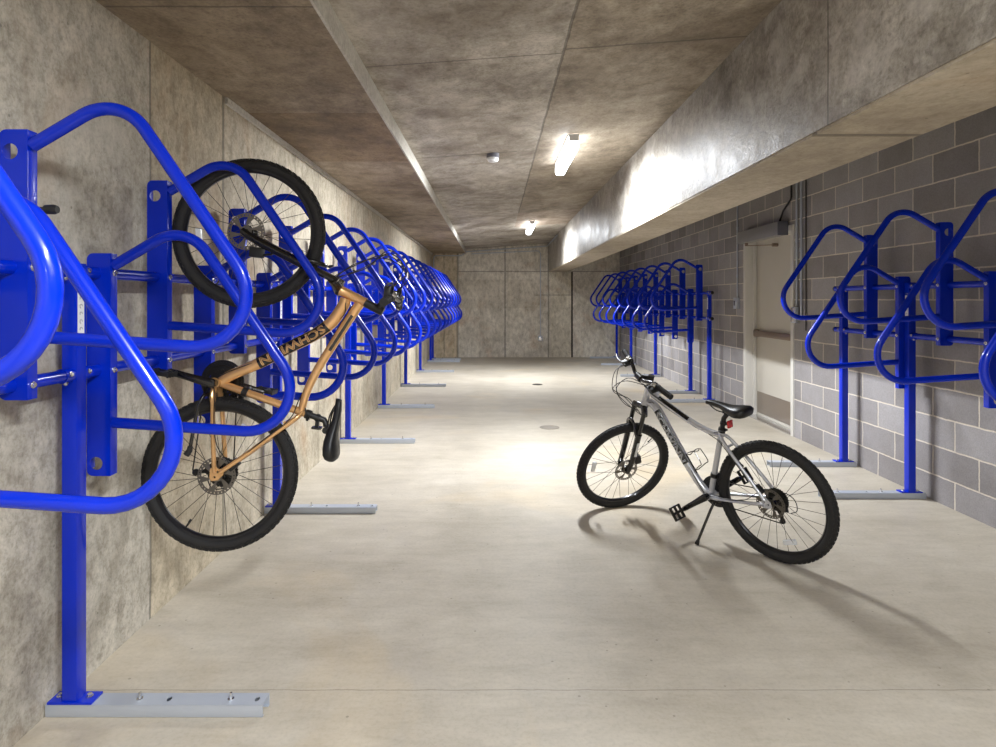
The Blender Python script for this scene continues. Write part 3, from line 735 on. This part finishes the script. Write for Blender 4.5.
    bc = MB(); bc.box((-.026, .036, -.018), (.026, .060, .018), .005, Matrix.Translation((.055, 0, .066)) @ Matrix.Rotation(-.8, 4, 'Y')); bc.build('brake_caliper', M['blackp'], root)
    # ---- seat
    sc_ = MB(); c0 = ST(.40); sc_.cyl(c0, c0+st_dir*.024, .0205); sc_.cyl(c0+st_dir*.012+Vector((-.02, -.018, 0)), c0+st_dir*.012+Vector((-.02, .018, 0)), .006)
    sc_.tube([c0+st_dir*.012+Vector((-.02, .016, 0)), c0+st_dir*.012+Vector((.0, .03, -.002)), c0+st_dir*.005+Vector((.03, .028, -.004))], .0035, 8)
    sc_.build('seat_clamp', M['blackp'], root)
    sp_ = MB(); top = Vector((.236, 0, .448)) if not gold else Vector((.225, 0, .430)); pt = ST(.485)
    sp_.tube([ST(.40), pt, pt.lerp(top, .6)], .0135, 14); sp_.cyl(top+Vector((0, -.02, -.006)), top+Vector((0, .02, -.006)), .014); sp_.box(top+Vector((-.022, -.024, -.002)), top+Vector((.022, .024, .012)), .003)
    sp_.build('seat_post', M['blackp'], root)
    zoff = top.z + .034
    secs = [(.134, .010, -.006, .014), (.130, .0165, .001, .020), (.09, .020, .004, .024), (.04, .026, .002, .026), (-.01, .042, -.003, .036), (-.045, .060, -.002, .044), (-.075, .072, .004, .050), (-.103, .072, .009, .050), (-.120, .060, .009, .042), (-.130, .038, .006, .026)]
    sd = MB(); rings = []
    for x, hw, zt, th in secs:
        rg = []
        for j in range(20):
            a = 2*PI*j/20; ca, sa = math.cos(a), math.sin(a)
            yy = hw*(abs(ca)**.8)*(1 if ca >= 0 else -1); zz = (th*.42*(abs(sa)**.75) if sa >= 0 else -th*.85*(abs(sa)**.6)) - .010*abs(yy/.075)**2
            if sa > 0 and abs(yy) < .010 and -.09 < x < .08: zz -= .004*(1-abs(yy)/.010)
            rg.append(sd.bm.verts.new((top.x + .004 + x, yy, zoff + zt + zz)))
        rings.append(rg)
    for a_, b_ in zip(rings, rings[1:]):
        for j in range(20): sd.bm.faces.new((a_[j], a_[(j+1) % 20], b_[(j+1) % 20], b_[j]))
    sd.bm.faces.new(rings[0]); sd.bm.faces.new(rings[-1][::-1])
    pv = Matrix.Translation(top) @ Matrix.Rotation(-.12 if not gold else -.02, 4, 'Y') @ Matrix.Translation(-top)
    so = sd.build('saddle', M['blackp'], root, 60, xf=pv)
    sr = MB()
    for s_ in (-1, 1): sr.tube(smooth_path([top+Vector((.115, s_*.008, .022)), top+Vector((.06, s_*.022, .004)), top+Vector((0, s_*.022, .004)), top+Vector((-.045, s_*.026, .006)), top+Vector((-.10, s_*.045, .028))], 5), .0035, 8)
    sr.build('saddle_rail', M['steeld'], so, xf=pv)
    # rear reflector
    rc = ST(.455) + Vector((-.034, 0, 0))
    q = MB(); q.lathe([(.0125, -.008), (.017, -.008), (.017, .008), (.0125, .008)], ST(.455), st_dir, 16, closed=True); q.box(rc+Vector((-.004, -.008, -.008)), rc+Vector((.022, .008, .008)))
    q = q.build('reflector_bracket', M['blackp'], root)
    MB().box(rc+Vector((-.014, -.022 , -.020)), rc+Vector((-.003, .022, .022)), .004).build('reflector', M['red'] if not gold else M['blackm'], q)
    # ---- drivetrain
    ca = Vector((math.cos(crank_a), 0, math.sin(crank_a)))
    for s_ in (1, -1):
        e = BB + ca*s_*.170 + Vector((0, s_*.082, 0)); a = BB + Vector((0, s_*.062, 0))
        c_ = MB(); c_.tube([a - ca*s_*.012, a, a.lerp(e, .5), e, e + ca*s_*.010], [.016, .021, .016, .0145, .010], 12, flat=.65, up=(0, 1, 0))
        c_.cyl(BB + Vector((0, s_*.036, 0)), a + Vector((0, s_*.010, 0)), .017)
        co = c_.build('crank_arm', M['blackm'], root)
        pd = MB(); pc = e + Vector((0, s_*.062, 0))
        m = Matrix.Translation(pc) @ Matrix.Rotation(-1.0 if not gold else 1.5, 4, 'Y') @ Matrix.Diagonal((.84, .9, .84, 1))
        for (l_, h_) in (((-.048, -.045, -.011), (-.038, .045, .011)), ((.038, -.045, -.011), (.048, .045, .011)), ((-.048, -.048, -.010), (.048, -.038, .010)), ((-.048, .038, -.010), (.048, .048, .010)), ((-.040, -.006, -.008), (.040, .006, .008))): pd.box(l_, h_, .002, m)
        for i in range(4):
            for sx in (-1, 1): pd.box((sx*.043-.004, -.04+i*.025, -.015), (sx*.043+.004, -.034+i*.025, .015), 0, m)
        pd.cyl(e, e + Vector((0, s_*.105, 0)), .008)
        po = pd.build('pedal', M['blackp'], co)
        MB().box((.0485, -.022, -.007), (.0505, .022, .007), 0, m).build('pedal_reflector', M['clear'], po)
    cr = MB()
    for rr, y in ((.083, -.046), (.068, -.040), (.048, -.034)):
        nt = int(rr*2*PI/.0127); pts = [((rr+(.003 if j % 2 else -.002))*math.cos(PI*j/nt), (rr+(.003 if j % 2 else -.002))*math.sin(PI*j/nt)) for j in range(nt*2)]
        hs = [circle((rr-.022)*math.cos(q), (rr-.022)*math.sin(q), .009, 10) for q in [2*PI*i/5 for i in range(5)]] if rr > .06 else []
        cr.plate(pts, hs, lambda a, b_, t: (BB.x+a, t, BB.z+b_), y, y-.0025)
    cr.lathe([(.080, -.052), (.093, -.052), (.093, -.055), (.080, -.055)], (BB.x, 0, BB.z), (0, 1, 0), 48, closed=True)
    cr.lathe([(.012, -.03), (.032, -.03), (.032, -.050), (.012, -.050)], (BB.x, 0, BB.z), (0, 1, 0), 24, closed=True)
    cr.build('chainring', M['blackp'], root)
    y = -.043; up0 = Vector((BB.x+.01, y, BB.z+.068)); tp = [Vector((0, y, .038)), up0]
    arc = [Vector((BB.x+.068*math.cos(q), y, BB.z+.068*math.sin(q))) for q in [PI/2-.1*i for i in range(1, 31)]]
    J1 = Vector((-.015, y, -.120)); J0 = Vector((-.005, y, -.068))
    path = [Vector((.0, y, .038))] + [up0] + arc + [J1+Vector((.010, 0, -.014)), J1+Vector((-.012, 0, -.006)), J1+Vector((-.010, 0, .012)), J0+Vector((.012, 0, -.010)), J0+Vector((.014, 0, .008))] + [Vector((.038*math.cos(q), y, .038*math.sin(q))) for q in [-.5-.35*i for i in range(0, 13)]]
    cn = MB(); cn.tube(path, .0042, 6, closed=True, flat=.7); cn.build('chain', M['chain'], root)
    rd = MB()
    for J in (J0, J1): rd.lathe([(0, -.004), (.0145, -.004), (.0145, .004), (0, .004)], J, (0, 1, 0), 16)
    for yy in (y-.008, y+.006): rd.tube([J0+Vector((0, yy-y, .008)), J1+Vector((0, yy-y, -.010))], .007, 8, flat=.35, up=(0, 1, 0))
    rd.tube([Vector((.004, -.062, -.022)), Vector((-.022, -.066, -.040)), Vector((-.030, -.060, -.062)), J0+Vector((0, -.012, 0))], [.008, .014, .015, .010], 10)
    rd.build('rear_derailleur', M['blackp'], root)
    fd = MB(); q0 = ST(.125); fd.cyl(q0-st_dir*.012, q0+st_dir*.012, .021); fd.tube([q0+Vector((0, -.02, 0)), q0+Vector((.01, -.038, .005)), q0+Vector((-.005, -.045, -.030))], .011, 8)
    fd.box(q0+Vector((-.045, -.050, -.040)), q0+Vector((.020, -.046, -.020))); fd.box(q0+Vector((-.045, -.038, -.040)), q0+Vector((.020, -.034, -.020)))
    fd.build('front_derailleur', M['blackp'], root)
    ks = MB()
    if not gold:
        ks.tube(fillet([(.338, .010, -.070), (.342, .045, -.090), (.350, .070, -.125), (.392, .160, -.300)], .02, 4), .0078, 10); ks.box((.325, -.012, -.085), (.362, .035, -.066), .003)
        k0 = Vector((.392, .160, -.300)); dv = (k0-Vector((.350, .070, -.125))).normalized()
        ko = ks.build('kickstand', M['blackm'], root); MB().tube([k0-dv*.02, k0-dv*.002, k0+dv*.004], [.010, .013, .011], 10).build('rubber_foot', M['rubber'], ko)
    else:
        ks.tube(fillet([(.338, .010, -.070), (.335, .060, -.085), (.29, .078, -.097), (.10, .080, -.108)], .02, 4), .0075, 10); ks.box((.325, -.012, -.085), (.362, .035, -.066), .003)
        ko = ks.build('kickstand', M['blackm'], root); MB().tube([(.122, .080, -.107), (.104, .080, -.108), (.085, .084, -.118)], [.010, .012, .013], 10).build('rubber_foot', M['rubber'], ko)
    if not gold:
        cg = MB(); 
        for s_ in (-1, 1): cg.tube(smooth_path([(.535, s_*.008, .155), (.512, s_*.034, .165), (.480, s_*.036, .170), (.462, s_*.034, .190), (.448, s_*.032, .182), (.412, s_*.034, .128), (.430, s_*.034, .108), (.468, s_*.020, .070)], 5), .0028, 8)
        cg.tube(smooth_path([(.468, .020, .070), (.450, 0, .080), (.468, -.020, .070)], 4), .0028, 8); cg.tube(smooth_path([(.462, .034, .190), (.458, 0, .198), (.462, -.034, .190)], 4), .0028, 8)
        cg.tube([(.538, 0, .150), (.470, 0, .050)], .006, 8)
        cg.build('bottle_cage', M['blackm'], root)
    return root
bicycle((1.4954, 3.2521, .3266), (-.6089, .7932, -.007), (-.7877, -.6056, -.1127), (-.0937, -.0631, .9936), 1.030, 1.179, M['silver'], math.atan2(-.107, .147),
        'silver mountain bike standing on its kickstand on the open floor', False)
bicycle((-1.1702, 2.6100, 0.6576), (0.0999, 0.0480, 0.9938), (0.0543, -0.9976, 0.0428), (0.9935, 0.0497, -0.1023), 1.041, 0.0, M['gold'], math.atan2(-.165, .035),
        'copper gold mountain bike hanging upright by its wheels in the blue rack', True)
for o in bpy.data.objects:
    if o.name == 'tmp': bpy.data.objects.remove(o)
